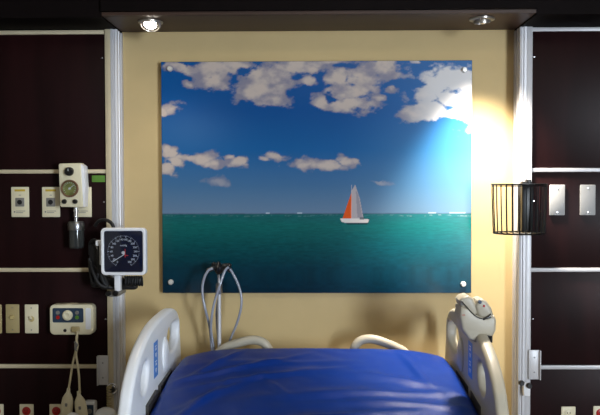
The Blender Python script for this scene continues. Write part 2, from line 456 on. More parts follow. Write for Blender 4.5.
# ------------------------------------------------------------------ wall plates
def gas(px, py, label):
    p = PY(px, py, YP)
    t = thing('gas_outlet', (p.x, YP, p.z-.058), label, 'wall outlet', 'medical gas outlet plates in a row')
    x, z = p.x, p.z; w2, h2 = .034, .057
    obj('plate', MB().box((x-w2, YP-.006, z-h2), (x+w2, YP-.0002, z+h2), .004), M['ivory'], t)
    obj('colour_band', MB().box((x-.020, YP-.0068, z+.040), (x+.020, YP-.0055, z+.048), .0003), M['yellow'], t)
    obj('socket', MB().box((x-.017, YP-.010, z-.017), (x+.017, YP-.0055, z+.016), .003), M['grey'], t)
    k = MB().lathe([(0, .003), (.0085, .003), (.0095, 0), (0, 0)], (x, YP-.0095, z-.0005), (0, -1, 0))
    obj('port', k, M['blackr'], t)
    mk = MB()
    for a, b_, c_ in ((-.016, .020, -.034),): mk.box((x+a, YP-.0064, z+c_-.001), (x+b_, YP-.0058, z+c_+.001))
    obj('printed_line', mk, M['grey'], t)
    obj('printed_line', MB().box((x-.016, YP-.0064, z-.041), (x+.012, YP-.0058, z-.039)), M['grey'], t)
    obj('printed_line', MB().box((x-.004, YP-.0064, z+.025), (x+.004, YP-.0058, z+.027)), M['grey'], t)
    obj('printed_dot', MB().cyl((x-.021, YP-.0058, z-.037), (x-.021, YP-.0066, z-.037), .003, n=10), M['grey'], t)
    return t
g0 = gas(20.6, 202, 'ivory gas outlet plate with yellow band, first in the row left of the vacuum regulator')
for px, py, lb in ((51.4, 202, 'ivory gas outlet plate with grey socket just left of the vacuum regulator'), (83, 202, 'ivory gas outlet plate mostly hidden behind the vacuum regulator')):
    d = PY(px, py, YP)-PY(20.6, 202, YP); dup(g0, (d.x, 0, d.z), lb)

def blank(px, py, label):
    p = PY(px, py, YP); x, z = p.x, p.z
    t = thing('blank_plate', (x, YP, z-.057), label, 'wall plate', 'blank grey plates on the right panel')
    obj('plate', MB().box((x-.029, YP-.007, z-.057), (x+.029, YP-.0002, z+.057), .004), M['alu_plate'], t)
    for s in (-1, 1): obj('screw', MB().cyl((x, YP-.0065, z+s*.045), (x, YP-.0085, z+s*.045), .003, n=12, bev=.0006), M['steel'], t)
    return t
M['alu_plate'] = mat('grey_plate', (176, 176, 176), .65, .0, var=.03)
bl = blank(556.8, 200, 'blank pale grey wall plate beside the wire basket, near the column')
d = PY(587.3, 200, YP)-PY(556.8, 200, YP); dup(bl, (d.x, 0, d.z), 'blank pale grey wall plate nearest the right edge of the picture')

def switch(px, py, kind, label):
    p = PY(px, py, YP); x, z = p.x, p.z
    t = thing('switch_plate', (x, YP, z-.055), label, 'light switch', 'tan switch plates under the gas outlets')
    obj('plate', MB().box((x-.026, YP-.006, z-.055), (x+.026, YP-.0002, z+.055), .003), M['tan'] if kind != 'toggle' else M['ivory'], t)
    if kind == 'toggle':
        obj('toggle', MB().cbox((x, YP-.013, z+.004), (.008, .018, .010), .002, Matrix.Rotation(-.5, 3, 'X')), M['ivory'], t)
        obj('escutcheon', MB().lathe([(0, .002), (.009, .002), (.011, 0), (.011, -.001)], (x, YP-.006, z), (0, -1, 0)), M['yellowish'], t)
    elif kind == 'knob':
        obj('knob', MB().lathe([(0, .010), (.006, .010), (.0085, .006), (.009, 0), (.009, -.001)], (x, YP-.006, z+.006), (0, -1, 0)), M['yellowish'], t)
    for s in (-1, 1): obj('screw', MB().cyl((x, YP-.0055, z+s*.042), (x, YP-.0075, z+s*.042), .0024, n=10), M['steel'], t)
    return t
M['tan'] = mat('tan_plastic', (176, 158, 112), .45, var=.04)
M['yellowish'] = mat('yellowish_plastic', (196, 176, 120), .4, var=.03)
switch(13, 318.5, 'knob', 'darker tan wall plate with a small grey knob, left of the toggle switch')
switch(32, 318.7, 'toggle', 'ivory wall plate with a toggle switch, between the knob plate and the call station')
switch(-4.5, 318.7, 'knob', 'tan wall plate cut off by the left picture edge')

def outlet(px, py, red, label, grp):
    p = PY(px, py, YP); x, z = p.x, p.z - .03
    t = thing('power_outlet', (x, YP, z-.057), label, 'power outlet', grp)
    obj('plate', MB().box((x-.027, YP-.006, z-.050), (x+.027, YP-.0002, z+.050), .003), M['ivory'] if red != 'g' else M['alu_plate'], t)
    for s in (-1, 1):
        r_ = obj('receptacle', MB().lathe([(0, .003), (.0135, .003), (.0165, .001), (.0165, -.001)], (x, YP-.0058, z+s*.024), (0, -1, 0)), M['red'] if red in ('r', True) else M['ivory'], t)
        sl = MB()
        for u in (-.005, .005): sl.box((x+u-.001, YP-.0096, z+s*.024), (x+u+.001, YP-.0085, z+s*.024+.007))
        sl.cyl((x, YP-.0085, z+s*.024-.006), (x, YP-.0096, z+s*.024-.006), .0022, n=10)
        obj('slots', sl, M['blackp'], r_)
    obj('screw', MB().cyl((x, YP-.0055, z), (x, YP-.0085, z), .002, n=10), M['steel'], t)
    return t
# px, py of the top receptacle
GL = 'red power outlets along the bottom'
o0 = outlet(27, 410.5-1.5, 'r', 'ivory plate with red power receptacle, bottom left, next to the picture edge plate', GL)
d = PY(56.8, 409, YP)-PY(27, 409, YP); dup(o0, (d.x, 0, d.z), 'ivory plate with red power receptacle beside the hanging handsets')
d = PY(-3, 409, YP)-PY(27, 409, YP); dup(o0, (d.x, 0, d.z), 'ivory outlet plate cut off by the bottom left picture edge')
d = PY(600, 411, YP)-PY(27, 409, YP); dup(o0, (d.x, 0, d.z), 'ivory plate with red power receptacle at the bottom right picture corner')
outlet(568, 411.5, 'w', 'pale plate with ivory power receptacle low on the right panel', 'plain power outlets')

p = PY(98.5, 178.7, YP)
gs = tag(obj('sticker', MB().box((p.x-.025, YP-.001, p.z-.0125), (p.x+.025, YP-.0001, p.z+.0125), .0003), M['green']), 'small green sticker on the dark panel beside the left column', 'sticker')

# ------------------------------------------------------------------ vacuum regulator with trap jar
YV = -0.15
def V(px, py, y=YV): return PY(px, py, y)
bc = V(73, 186)
reg = thing('vacuum_regulator', (bc.x, YP, V(72, 207).z), 'cream vacuum regulator with round dial gauge plugged over the gas outlets', 'regulator')
fpts = [V(*q_) for q_ in ((58.3, 165), (59.5, 163.5), (79.5, 163), (80.5, 164.5), (83, 206), (82, 207.5), (61, 207), (60, 206))]
body = MB().prism([(v.x, v.z) for v in fpts], 'Y', YV, YV+.055, .004)
bo = obj('body', body, M['ivory'], reg)
sd = [V(*q_) for q_ in ((79.5, 163.5), (82.8, 166), (84.3, 187), (83.2, 207), (81, 207))]
obj('side_panel', MB().prism([(v.x, v.z) for v in sd], 'Y', YV+.004, YV+.058, .002), M['white'], reg)
cnx = PY(82, 200, YP).x-.004
obj('wall_connector', MB().cyl((cnx, YV+.050, bc.z-.01), (cnx, YP-.0112, bc.z-.01), .010), M['steel'], reg)
k = V(69.5, 171.5); kb = obj('selector_knob', MB().lathe([(0, .016), (.013, .016), (.0155, .013), (.0165, 0), (.0165, -.001)], (k.x, YV, k.z), (0, -1, 0)), M['blackp'], reg)
obj('pointer', MB().box((k.x-.0012, YV-.0175, k.z+.001), (k.x+.0012, YV-.0155, k.z+.011)), M['mark'], kb)
g = V(70, 188.5)
gz = obj('gauge_bezel', MB().lathe([(.026, .008), (.0305, .009), (.0325, .006), (.0325, -.001), (.026, -.001)], (g.x, YV, g.z), (0, -1, 0), 36, True), M['brownf'], reg)
obj('gauge_face', MB().cyl((g.x, YV+.001, g.z), (g.x, YV-.004, g.z), .0265, n=36), M['greenf'], reg)
mk = MB()
for k2 in range(15):
    a = math.radians(-130+k2*260/14); u = Vector((math.sin(a), 0, math.cos(a)))
    mk.cbox(Vector((g.x, YV-.0045, g.z))+u*.0215, (.0012, .001, .005), 0, Matrix.Rotation(a, 3, 'Y'))
obj('scale_marks', mk, M['mark'], reg)
hd = MB().cyl((g.x, YV-.004, g.z), (g.x, YV-.0065, g.z), .004, n=14); hd.cbox((g.x+.006, YV-.0055, g.z+.005), (.0022, .001, .026), 0, Matrix.Rotation(.9, 3, 'Y'))
obj('needle', hd, M['mark'], reg)
for px in (64.5, 75.3):
    k = V(px, 201.5); obj('small_knob', MB().lathe([(0, .012), (.006, .012), (.0085, .008), (.009, 0), (.009, -.001)], (k.x, YV, k.z), (0, -1, 0)), M['blackp'], reg)
j = V(76, 212, YV+.02); jb = V(76.5, 248, YV+.02); jt = V(76.5, 221.5, YV+.02)
obj('nipple', MB().cyl((j.x, YV+.02, V(76, 206.5).z), (j.x, YV+.02, jt.z-.002), .0075, .006, n=16).lathe([(0, -.004), (.010, -.004), (.010, .004), (0, .004)], (j.x, YV+.02, V(76, 211).z)), M['chrome'], reg)
H = jt.z-jb.z
jar = obj('trap_jar', MB().lathe([(0, 0), (.024, 0), (.0275, .004), (.028, .010), (.028, H*.70), (0, H*.70)], (jb.x, YV+.02, jb.z)), M['glass'], reg)
obj('jar_cap', MB().lathe([(0, H*.68), (.030, H*.68), (.031, H*.74), (.031, H*.9), (.027, H), (0, H)], (jb.x, YV+.02, jb.z)), M['steel'], reg)

# ------------------------------------------------------------------ blood pressure gauge
YG = -0.23
gc = PY(124.2, 251.3, YG)
rotg = Matrix.Identity(3)
sph = thing('blood_pressure_gauge', (gc.x, YP, PY(118, 290, YG).z), 'square dark-faced blood pressure gauge in a white frame on the left column', 'blood pressure gauge')
w2 = .0805; h2 = .0845
def rr(w_, h_, r, n=6, cx=0, cy=0):
    out = []
    for (sx, sy, a0_) in ((1, 1, 0), (-1, 1, 90), (-1, -1, 180), (1, -1, 270)):
        for k in range(n+1):
            a = math.radians(a0_+90*k/n); out.append((cx+sx*(w_-r)+r*math.cos(a), cy+sy*(h_-r)+r*math.sin(a)))
    return out
def to_g(x, y, z): return Vector((gc.x, YG, gc.z)) + rotg @ Vector((x, -z, y))
curve_panel('frame', [rr(w2, h2, .016), rr(w2-.011, h2-.011, .008)], .012, .004, to_g, M['white'], sph)
fb = MB().cbox(Vector((gc.x, YG, gc.z)), (2*w2-.020, .022, 2*h2-.020), .004, rotg)
obj('dial_face', fb, M['dial'], sph)
obj('case', MB().cbox(Vector((gc.x, YG+.030, gc.z)), (2*w2-.03, .036, 2*h2-.03), .012, rotg), M['white'], sph)
mk = MB(); num = MB()
FY = YG-.0112
for k in range(61):
    a = math.radians(-150+300*k/60); big = k % 4 == 0; ln = .007 if big else .0035
    mk.cbox(Vector((gc.x, FY, gc.z))+Vector((math.sin(a), 0, math.cos(a)))*(.058-ln/2), (.0012 if big else .0006, .0008, ln), 0, Matrix.Rotation(a, 3, 'Y'))
for k in range(16):
    a = math.radians(-150+300*k/15)
    text_into(num, str(k*20), Vector((gc.x, FY, gc.z))+Vector((math.sin(a), 0, math.cos(a)))*.0435, .0095)
text_into(num, 'mmHg', Vector((gc.x, FY, gc.z+.022)), .009)
obj('scale_ring', mk, M['mark'], sph); obj('numerals', num, M['mark'], sph)
nd = MB(); a = math.radians(-122)
nd.cbox(Vector((gc.x, FY-.001, gc.z-.012))+Vector((math.sin(a), 0, math.cos(a)))*.02, (.0024, .001, .05), 0, Matrix.Rotation(a, 3, 'Y'))
nd.cyl((gc.x, FY, gc.z-.004), (gc.x, FY-.003, gc.z-.004), .006, n=16)
obj('needle', nd, M['mark'], sph)
rd = MB().cbox((gc.x+.006, FY-.0005, gc.z-.006), (.0025, .001, .030)).cbox((gc.x+.012, FY-.0005, gc.z-.014), (.010, .001, .0025))
obj('zero_mark', rd, M['red'], sph)
# bracket: white lug on the left, arm to the column, post with black clamp knobs
lug = MB(); c_ = PY(99.5, 243, YG+.03); lug.cbox(c_, (.022, .03, .02), .004)
lug.cbox((c_.x+.006, YG+.03, c_.z-.035), (.010, .02, .09), .004)
obj('side_lug', lug, M['white'], sph)
cx = XL-.02; 
arm = MB().box((cx-.012, YG+.04, gc.z-.02), (cx+.012, YP-.0142, gc.z+.02), .003)
obj('bracket_arm', arm, M['blackp'], sph)
pz1 = PY(118, 270, YG+.03).z; pz0 = PY(118, 291, YG+.03).z; px_ = PY(118, 280, YG+.03).x
obj('post', MB().box((px_-.011, YG+.018, pz0), (px_+.011, YG+.045, pz1), .004), M['white'], sph)
obj('clamp_block', MB().box((px_-.032, YG+.014, pz0-.020), (px_+.004, YP-.0142, pz0-.001), .005), M['grey'], sph)
for u in (-.030, -.004):
    obj('clamp_knob', MB().lathe([(0, .012), (.007, .012), (.010, .008), (.010, 0), (.006, -.004)], (px_+u, YG+.013, pz0-.006), (0, -1, 0)), M['blackp'], sph)
# black basket and hose
bk = MB()
def hp(px, py, y): return PY(px, py, y)
loops = [
    [(95, 226, -.14), (99, 221, -.15), (106, 220, -.16), (112, 224, -.165), (114, 232, -.165), (112, 245, -.16)],
    [(90, 243, -.16), (94, 240, -.18), (99, 245, -.19), (100, 260, -.19), (98, 275, -.19), (94, 285, -.18), (91, 275, -.165), (89.5, 258, -.155)],
    [(93, 245, -.15), (97, 250, -.17), (99, 268, -.19), (104, 283, -.19), (112, 288, -.18), (120, 285, -.17), (124, 278, -.165)],
    [(90, 262, -.17), (93, 272, -.19), (99, 284, -.20), (107, 287, -.19), (104, 278, -.18), (97, 270, -.17), (92, 265, -.16)],
]
hose = MB()
for lp in loops: hose.tube([hp(*q_) for q_ in lp], .0065, 8, 6)
pts = []
for k in range(90):
    a = k*.55; pts.append(hp(125+k*.2, 281, -.185)+Vector((0, .010*math.sin(a), .016*math.cos(a))))
hose.tube(pts, .004, 7, 2)
obj('coiled_hose', hose, M['blackr'], sph)
bkt = MB()
xa, xb = hp(89, 240, -.16).x, hp(101, 240, -.16).x; za, zb = hp(92, 288, -.16).z, hp(92, 241, -.16).z
bkt.box((xa, -.165, za), (xb+.02, -.10, zb-.01), .014)
bkt.box((xb-.01, -.16, za-.008), (xb+.13, -.12, za+.035), .012)
bkt.cbox(hp(95, 249, -.14), (.045, .035, .06), .010)
bkt.box((xa+.02, -.105, zb-.06), (cx, YP-.0142, zb-.035), .003)
obj('cuff', bkt, M['blackr'], sph)

# ------------------------------------------------------------------ call station
YC = YP-.045
c0 = PY(71.3, 319.8, YC)
cs = thing('call_station', (c0.x, YP, c0.z-.055), 'cream rounded nurse call station with a round dial above the hanging cords', 'call station')
W2, H2 = .082, .057
def to_c(x, y, z): return Vector((c0.x+x, YC+.022-z, c0.z+y))
obj('housing', MB().prism([(c0.x+a_, c0.z+b_) for a_, b_ in rr(W2, H2, .018)], 'Y', YC, YP-.0002, .005, 3), M['ivory'], cs)
fx = c0.x-.012; fz = c0.z+.017
obj('label_face', MB().prism([(fx+a_, fz+b_) for a_, b_ in rr(.058, .027, .006)], 'Y', YC-.0012, YC+.001), M['navy'], cs)
kn = obj('dial_knob', MB().lathe([(0, .009), (.008, .009), (.010, .0105), (.0165, .009), (.0195, .005), (.0195, 0), (.019, -.001)], (fx-.001, YC-.001, fz), (0, -1, 0)), M['ivory'], cs)
for u, v_, mm in ((-.038, .010, 'grey'), (-.038, -.008, 'red'), (.034, .010, 'grey'), (.034, -.008, 'green')):
    bt = obj('button', MB().lathe([(0, .003), (.006, .003), (.0075, .001), (.0075, -.001)], (fx+u, YC-.0011, fz+v_), (0, -1, 0)), M[mm], cs)
for u in (-.022, .006):
    obj('jack', MB().cyl((c0.x+u-.002, YC+.002, c0.z-.040), (c0.x+u-.002, YC-.002, c0.z-.040), .006, n=14), M['blackp'], cs)
obj('side_grille', MB().prism([(c0.x+.064+a_, c0.z+.004+b_) for a_, b_ in rr(.010, .040, .005)], 'Y', YC-.0015, YC+.001), M['white'], cs)
obj('cord_plug', MB().box((c0.x+.002, YC-.012, c0.z-.046), (c0.x+.032, YC+.002, c0.z-.024), .004), M['tan'], cs)

def handset(path, hc, tilt, label, tail):
    t = thing('handset', hp(*hc), label, 'handset', 'cream handsets on cords below the call station')
    obj('cord', MB().tube([hp(*q_) for q_ in path], .0042, 8, 6), M['tubeb'], t)
    R_ = Matrix.Rotation(math.radians(tilt), 3, 'Y'); c = hp(*hc)
    b_ = bmesh.new()
    prof = [(0, .062), (.006, .060), (.0075, .045), (.013, .036), (.020, .022), (.0225, 0), (.022, -.03), (.019, -.055), (.012, -.066), (0, -.068)]
    mb = MB().lathe(prof, (0, 0, 0))
    for v in mb.bm.verts: v.co = R_ @ Vector((v.co.x, v.co.y*.55, v.co.z)) + c
    h = obj('grip', mb, M['ivory'], t)
    if tail == 'b':
        bt = MB().cbox(c+R_ @ Vector((0, -.0125, .0)), (.009, .003, .012), .0012, R_)
        obj('button', bt, M['grey'], t)
    return t
yy = -.145
handset([(77, 331, YC-.010), (77, 338, YC-.014), (75.5, 345, yy), (75.5, 352, yy), (73, 362, yy), (71, 374, yy), (69.5, 384, yy), (68.5, 390, yy)], (67.2, 404, yy), 6, 'cream handset hanging by its cord, the left one of the pair', 'b')
handset([(78.5, 331, YC-.010), (76.5, 338, YC-.022), (77.5, 346, yy-.01), (76, 354, yy-.01), (77.5, 364, yy-.01), (79, 376, yy-.01), (79.5, 388, yy-.01), (80, 393, yy-.01)], (80.8, 407, yy-.01), -8, 'cream handset hanging by its cord beside the grey plug adapter', 'b')
cl = MB().tube([hp(74.5, 342, yy-.012), hp(77.5, 345, yy-.020), hp(75, 348, yy-.016), hp(77, 351, yy-.012)], .0032, 8, 5)
cl.cbox(hp(76, 346.5, yy-.014), (.008, .01, .022), .003)
tag(obj('cord_clip', cl, M['grey']), 'small grey clip pinching both hanging cords below the call station', 'clip')

p = PY(90.5, 409, YP-.02)
pa = thing('plug_adapter', (p.x, YP, p.z-.05), 'pale plug adapter with a dark face and grey round button, right of the handsets', 'adapter')
obj('body', MB().box((p.x-.022, YP-.035, p.z-.05), (p.x+.022, YP-.0002, p.z+.032), .009, 3), M['white'], pa)
obj('dark_face', MB().box((p.x-.016, YP-.037, p.z-.04), (p.x+.016, YP-.034, p.z+.020), .003), M['navy'], pa)
obj('button', MB().lathe([(0, .004), (.008, .004), (.010, .002), (.010, -.001)], (p.x+.001, YP-.0365, p.z-.004), (0, -1, 0)), M['grey'], pa)

# suction canisters with domed white lids
def canister(px, py, y, r, ox, label):
    c = PY(px, py, y)
    t = thing('suction_canister', (c.x, y, c.z-.20), label, 'canister', 'white-lidded canisters at the bottom left')
    obj('lid', MB().lathe([(0, 0), (r*.35, -.002), (r*.7, -.009), (r*.92, -.02), (r, -.034), (r, -.045), (0, -.045)], (c.x, y, c.z)), M['white'], t)
    obj('cup', MB().lathe([(0, -.045), (r*.93, -.045), (r*.85, -.20), (0, -.20)], (c.x, y, c.z)), M['tube'], t)
    obj('wall_hook', MB().box((c.x-.02+ox, y+r*.6, c.z-.09), (c.x+.012+ox, YP-.0002, c.z-.06), .003), M['grey'], t)
    return t
canister(105.5, 407.5, -.19, .042, -.03, 'white domed canister lid beside the left bed rail')
canister(72.5, 412.5, -.215, .030, 0, 'smaller white domed canister lid in front of the hanging handsets')

# ------------------------------------------------------------------ brackets
def bracket(px0, px1, py0, py1, sx, label):
    a = PY(px0, py0, YP-.02); b_ = PY(px1, py1, YP-.02)
    x0, x1, z1, z0 = a.x, b_.x, a.z, b_.z
    t = thing('rail_bracket', ((x0+x1)/2, YP, z0), label, 'bracket', 'metal brackets on the lower rails')
    xs = x0 if sx < 0 else x1
    m_ = MB().box((x0, YP-.022, z0), (x1, YP-.0145, z1), .003)
    m_.box((xs-.004 if sx > 0 else xs, YP-.034, z0), (xs if sx > 0 else xs+.004, YP-.018, z1), .0015)
    m_.box((x0+.008, YP-.016, (z0+z1)/2-.02), (x1-.008, YP-.0062, (z0+z1)/2+.02), .001)
    obj('flange_plate', m_, M['alu'], t)
    for s in (.25, .75):
        z = z0+(z1-z0)*s; obj('screw', MB().cyl(((x0+x1)/2, YP-.0215, z), ((x0+x1)/2, YP-.024, z), .0032, n=12, bev=.0008), M['steel'], t)
    return t
bracket(97.5, 108.5, 355.5, 385, -1, 'pale metal bracket clipped to the lower left rail beside the column')
bracket(528.5, 540, 350, 379.5, 1, 'pale metal bracket clipped to the lower right rail beside the column')

# chrome hook ring with a coiled cord (left), clamp with black knobs (right)
c = PY(112, 388.5, -.115)
hk = thing('cord_hook', (c.x, YP, c.z-.02), 'chrome ring hook with a spiral cord hanging at the foot of the left column', 'hook')
hm = MB(); hm.tube([Vector((c.x+.018*math.cos(k*PI/8), -.115, c.z+.018*math.sin(k*PI/8))) for k in range(16)], .0035, 8, 2, True)
hm.box((c.x-.004, -.116, c.z-.012), (c.x+.010, YP-.0142, c.z+.012), .003)
obj('ring', hm, M['chrome'], hk)
obj('knob', MB().lathe([(0, .01), (.007, .01), (.010, .006), (.010, 0), (0, -.002)], (c.x+.003, -.116, c.z-.004), (0, -1, 0)), M['blackp'], hk)
pts = []
s0 = PY(109, 386, -.125)
for k in range(190):
    a = k*.75; pts.append(Vector((s0.x+.008*math.cos(a)+.0, -.125+.008*math.sin(a), s0.z-k*.0011)))
obj('spiral_cord', MB().tube([(c.x, -.118, c.z-.016)]+pts, .0022, 6, 1), M['tan'], hk)

c = PY(525.5, 386, -.10)
ck = thing('column_clamp', (c.x, YP, c.z-.03), 'small white clamp with two black knobs low on the right column', 'clamp')
obj('body', MB().box((c.x-.012, -.118, c.z-.034), (c.x+.014, YP-.0142, c.z+.014), .004), M['white'], ck)
for px, py in ((521.3, 383), (529, 385.5)):
    q_ = PY(px, py, -.12); obj('knob', MB().lathe([(0, .012), (.008, .012), (.0105, .008), (.0105, 0), (.006, -.004)], (q_.x, -.118, q_.z), (0, -1, 0)), M['blackp'], ck)

# ------------------------------------------------------------------ wire basket
RB = .095
bc_ = PY(519.5, 184.5, -.20); by = -.094-.006-RB
bt_, bb_ = PY(519, 184.3, by).z, PY(519, 233, by).z
wb = thing('wire_basket', (bc_.x, by, bb_), 'round black wire basket mounted on the right column, empty', 'basket')
def ring(z, r, rad): return [Vector((bc_.x+r*math.cos(2*PI*k/36), by+r*math.sin(2*PI*k/36), z)) for k in range(36)]
rm = MB().tube(ring(bt_, RB, 0), .0028, 8, 1, True); rm.tube(ring(bt_-.006, RB, 0), .0018, 8, 1, True)
rm.lathe([(RB-.002, 0), (RB+.004, 0), (RB+.004, .0022), (RB-.002, .0022)], (bc_.x, by, bt_), n=40)
obj('top_rim', rm, M['wire'], wb)
obj('bottom_rim', MB().tube(ring(bb_, RB-.006, 0), .0028, 8, 1, True), M['wire'], wb)
for k in range(26):
    a = 2*PI*(k+.5)/26
    u = Vector((math.cos(a), math.sin(a), 0)); c = Vector((bc_.x, by, 0))
    obj('rib', MB().tube([c+u*RB+Vector((0, 0, bt_)), c+u*(RB-.002)+Vector((0, 0, (bt_+bb_)/2)), c+u*(RB-.006)+Vector((0, 0, bb_))], .0021, 6, 2), M['wire'], wb)
fl = MB()
for k in range(-4, 5):
    h_ = math.sqrt((RB-.006)**2-(k*.02)**2)
    fl.tube([(bc_.x+k*.02, by-h_, bb_), (bc_.x+k*.02, by+h_, bb_)], .0016, 6, 0)
obj('floor_wires', fl, M['wire'], wb)
xq0, xq1 = PY(520.5, 210, YP-.02).x, PY(530.5, 210, YP-.02).x
m_ = MB().box((xq0, by+RB-.022, bb_+.0), (xq1, YP-.0142, bt_+.010), .002)
m_.box((xq1-.020, by+RB-.024, bt_), (xq1-.004, YP-.0144, bt_+.018), .003)
obj('mounting_plate', m_, M['blackp'], wb)

# ------------------------------------------------------------------ bed
XB = PY(312.5, 300, -.2).x + .004      # bed centre line
HALF = .50
bed = thing('hospital_bed', (XB, -1.25, 0), 'hospital bed with white side rails and headboard handles standing against the niche wall', 'bed')
# deck slope: top of mattress follows this from head (yh) to hip
YH = -.215
zt = PY(320, 352.6, YH).z               # mattress top (under sheet) at head
def ztop(y):
    u = YH - y                        # distance from head end
    if u < .78: return zt - .125*u
    if u < .95:
        t = (u-.78)/.17; s = .125*(1-t)
        return zt - .125*.78 - .125*(t-.5*t*t)*.17
    return zt - .125*.78 - .125*.5*.17
ZM = [ztop(YH-k*.05) for k in range(43)]
mt = bmesh.new(); rows = []
for k in range(43):
    y = YH-k*.05; z = ztop(y)-.032
    pr = rr(.462, .075, .03, 5, 0, 0)
    rows.append([mt.verts.new((XB+a_, y, z-.075+b_)) for a_, b_ in pr])
for A, B in zip(rows, rows[1:]):
    for k in range(len(A)): mt.faces.new([A[k], A[(k+1) % len(A)], B[(k+1) % len(A)], B[k]])
mt.faces.new(rows[0]); mt.faces.new(rows[-1]); bmesh.ops.recalc_face_normals(mt, faces=mt.faces)
mb = MB(); mb.bm.free(); mb.bm = mt
obj('mattress', mb, M['matt'], bed)
dk = MB()
dk.prism([(YH, ztop(YH)-.165), (YH-.78, ztop(YH-.78)-.165), (YH-2.1, ztop(YH-2)-.165), (YH-2.1, ztop(YH-2)-.20), (YH-.78, ztop(YH-.78)-.20), (YH, ztop(YH)-.20)], 'X', XB-.44, XB+.44)
obj('deck', dk, M['frame'], bed)
fr = MB()
for s in (-1, 1): fr.box((XB+s*.36-.03, YH-2.05, .30), (XB+s*.36+.03, YH-.03, .38), .006)
for y in (YH-.3, YH-1.1, YH-1.9): fr.box((XB-.36, y-.03, .31), (XB+.36, y+.03, .37), .006)
for y in (YH-.35, YH-1.7):
    for s in (-1, 1): fr.box((XB+s*.25-.03, y-.04, .36), (XB+s*.25+.03, y+.04, ztop(YH-2)-.18), .004)
obj('base_frame', fr, M['frame'], bed)
for y in (YH-.15, YH-1.95):
    for s in (-1, 1):
        x = XB+s*.36
        obj('caster', MB().cyl((x-.018, y, .075), (x+.018, y, .075), .075, n=28, bev=.008).cyl((x, y, .10), (x, y, .31), .018).box((x-.03, y-.03, .15), (x+.03, y+.03, .18), .005), M['grey'], bed)
# headboard with two arched handles
hbY = -.165
hb = MB().box((XB-.42, hbY-.016, .50), (XB+.42, hbY+.016, PY(300, 357, hbY).z), .012, 3)
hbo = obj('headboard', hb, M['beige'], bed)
la = [(208, 372), (216, 356), (226, 347.5), (240, 342.5), (253, 340), (263, 342.5), (269, 350), (271, 358), (271, 372)]
ra = [(353, 372), (353, 358), (355, 347), (361, 340.5), (371, 339), (383, 342), (396, 347.5), (406, 354), (413, 372)]
for pts_ in (la, ra):
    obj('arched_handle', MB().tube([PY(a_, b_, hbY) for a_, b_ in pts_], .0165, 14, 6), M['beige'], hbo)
fbd = MB().box((XB-.44, YH-2.13, .35), (XB+.44, YH-2.10, 1.0), .014, 3)
obj('footboard', fbd, M['beige'], bed)

# side rails: outline measured on the plane of the left rail, mirrored for the right one
XLr = XB-HALF-.020
def LP(px, py):
    v = PX(px, py, XLr); return (v.y, v.z)
out_px = [(176, 372), (175.3, 350), (174.2, 330), (173.2, 317), (171, 310), (166.5, 308.3), (160, 312.5), (151, 321), (142.5, 334), (134.5, 352), (128.5, 372), (124.5, 392), (122, 412)]
outer = [LP(*q_) for q_ in out_px]
yE, zE = outer[-1]
outer += [(yE-.05, zE-.06), (yE-.055, zE-.14), (yE-.02, zE-.19), (yE+.2, zE-.20), (outer[0][0]-.03, zE-.17), (outer[0][0], zE-.10)]
outer = [tuple(v[:2]) for v in catmull([(a_, b_, 0) for a_, b_ in outer], 5, True)]
h1 = [LP(*q_) for q_ in [(172.8, 323), (172.8, 336), (170, 346), (165.5, 351), (162, 349), (160.8, 340), (162.5, 330), (167, 323.5), (171, 320.5)]]
h2_ = [LP(*q_) for q_ in [(141.3, 364), (141.2, 376), (139.2, 388), (135.8, 395), (133.6, 390), (134, 378), (136.5, 367), (139.4, 361)]]
sm2 = lambda l: [tuple(v[:2]) for v in catmull([(a_, b_, 0) for a_, b_ in l], 4, True)]
h1, h2_ = sm2(h1), sm2(h2_)
def side_rail(s, mt_):
    xr = XB + s*(HALF if s < 0 else HALF-.008)
    def to(x, y, z): return Vector((xr + s*.016 + z, x, y))
    r = curve_panel('side_rail', [outer, h1, h2_], .006, .0125, to, mt_, bed)
    ix = xr + s*.016 - s*.0185        # inner face
    c = LP(158, 354)
    bs = MB().lathe([(0, .011), (.5, .011), (.8, .008), (.95, .004), (1, -.003), (0, -.003)], (0, 0, 0), (-s, 0, 0), 30)
    for v in bs.bm.verts: v.co = Vector((ix + v.co.x*1.0, c[0]+v.co.y*.040, c[1]+v.co.z*.058))
    obj('oval_pad', bs, mt_, r)
    c = LP(148.7, 359)
    lb = MB().box((ix-s*.0006, c[0]-.030, c[1]-.056), (ix+s*.001, c[0]+.030, c[1]+.056), .0)
    lo = obj('blue_label', lb, M['blue'], r); lo['label'] = 'blue label with pale symbols'
    mk = MB()
    for i, dz in enumerate((-.036, -.012, .012, .036)):
        y = c[0]; z = c[1]+dz
        x0_, x1_ = ix-s*.0012, ix-s*.0004
        mk.prism([(y-.010, z-.007), (y+.010, z-.007), (y, z+.002)] if i % 2 else [(y-.010, z+.002), (y, z-.007), (y+.010, z+.002)], 'X', x0_, x1_)
        mk.box((x0_, y-.010, z+.004), (x1_, y+.010, z+.007))
    obj('symbols', mk, M['white'], lo)
    c = LP(158, 392)
    lk = MB()
    q0, q1 = LP(163, 371), LP(151, 387)
    lk.prism([(q0[0], q0[1]+.004), (q1[0], q1[1]+.004), (q1[0], q1[1]-.07), (q0[0], q0[1]-.07)], 'X', ix-s*(.009 if s < 0 else .002), ix+s*.001)
    q0, q1 = LP(148, 391), LP(138, 407)
    lk.prism([(q0[0], q0[1]+.004), (q1[0], q1[1]+.004), (q1[0], q1[1]-.07), (q0[0], q0[1]-.07)], 'X', ix-s*(.009 if s < 0 else .002), ix+s*.001)
    q0, q1 = LP(175, 357), LP(136, 416)
    lk.prism([(q0[0], q0[1]-.02), (q1[0], q1[1]-.02), (q1[0], q1[1]-.06), (q0[0], q0[1]-.06)], 'X', ix-s*.006, ix+s*.001)
    obj('latch_strip', lk, M['latch'], r)
    return r
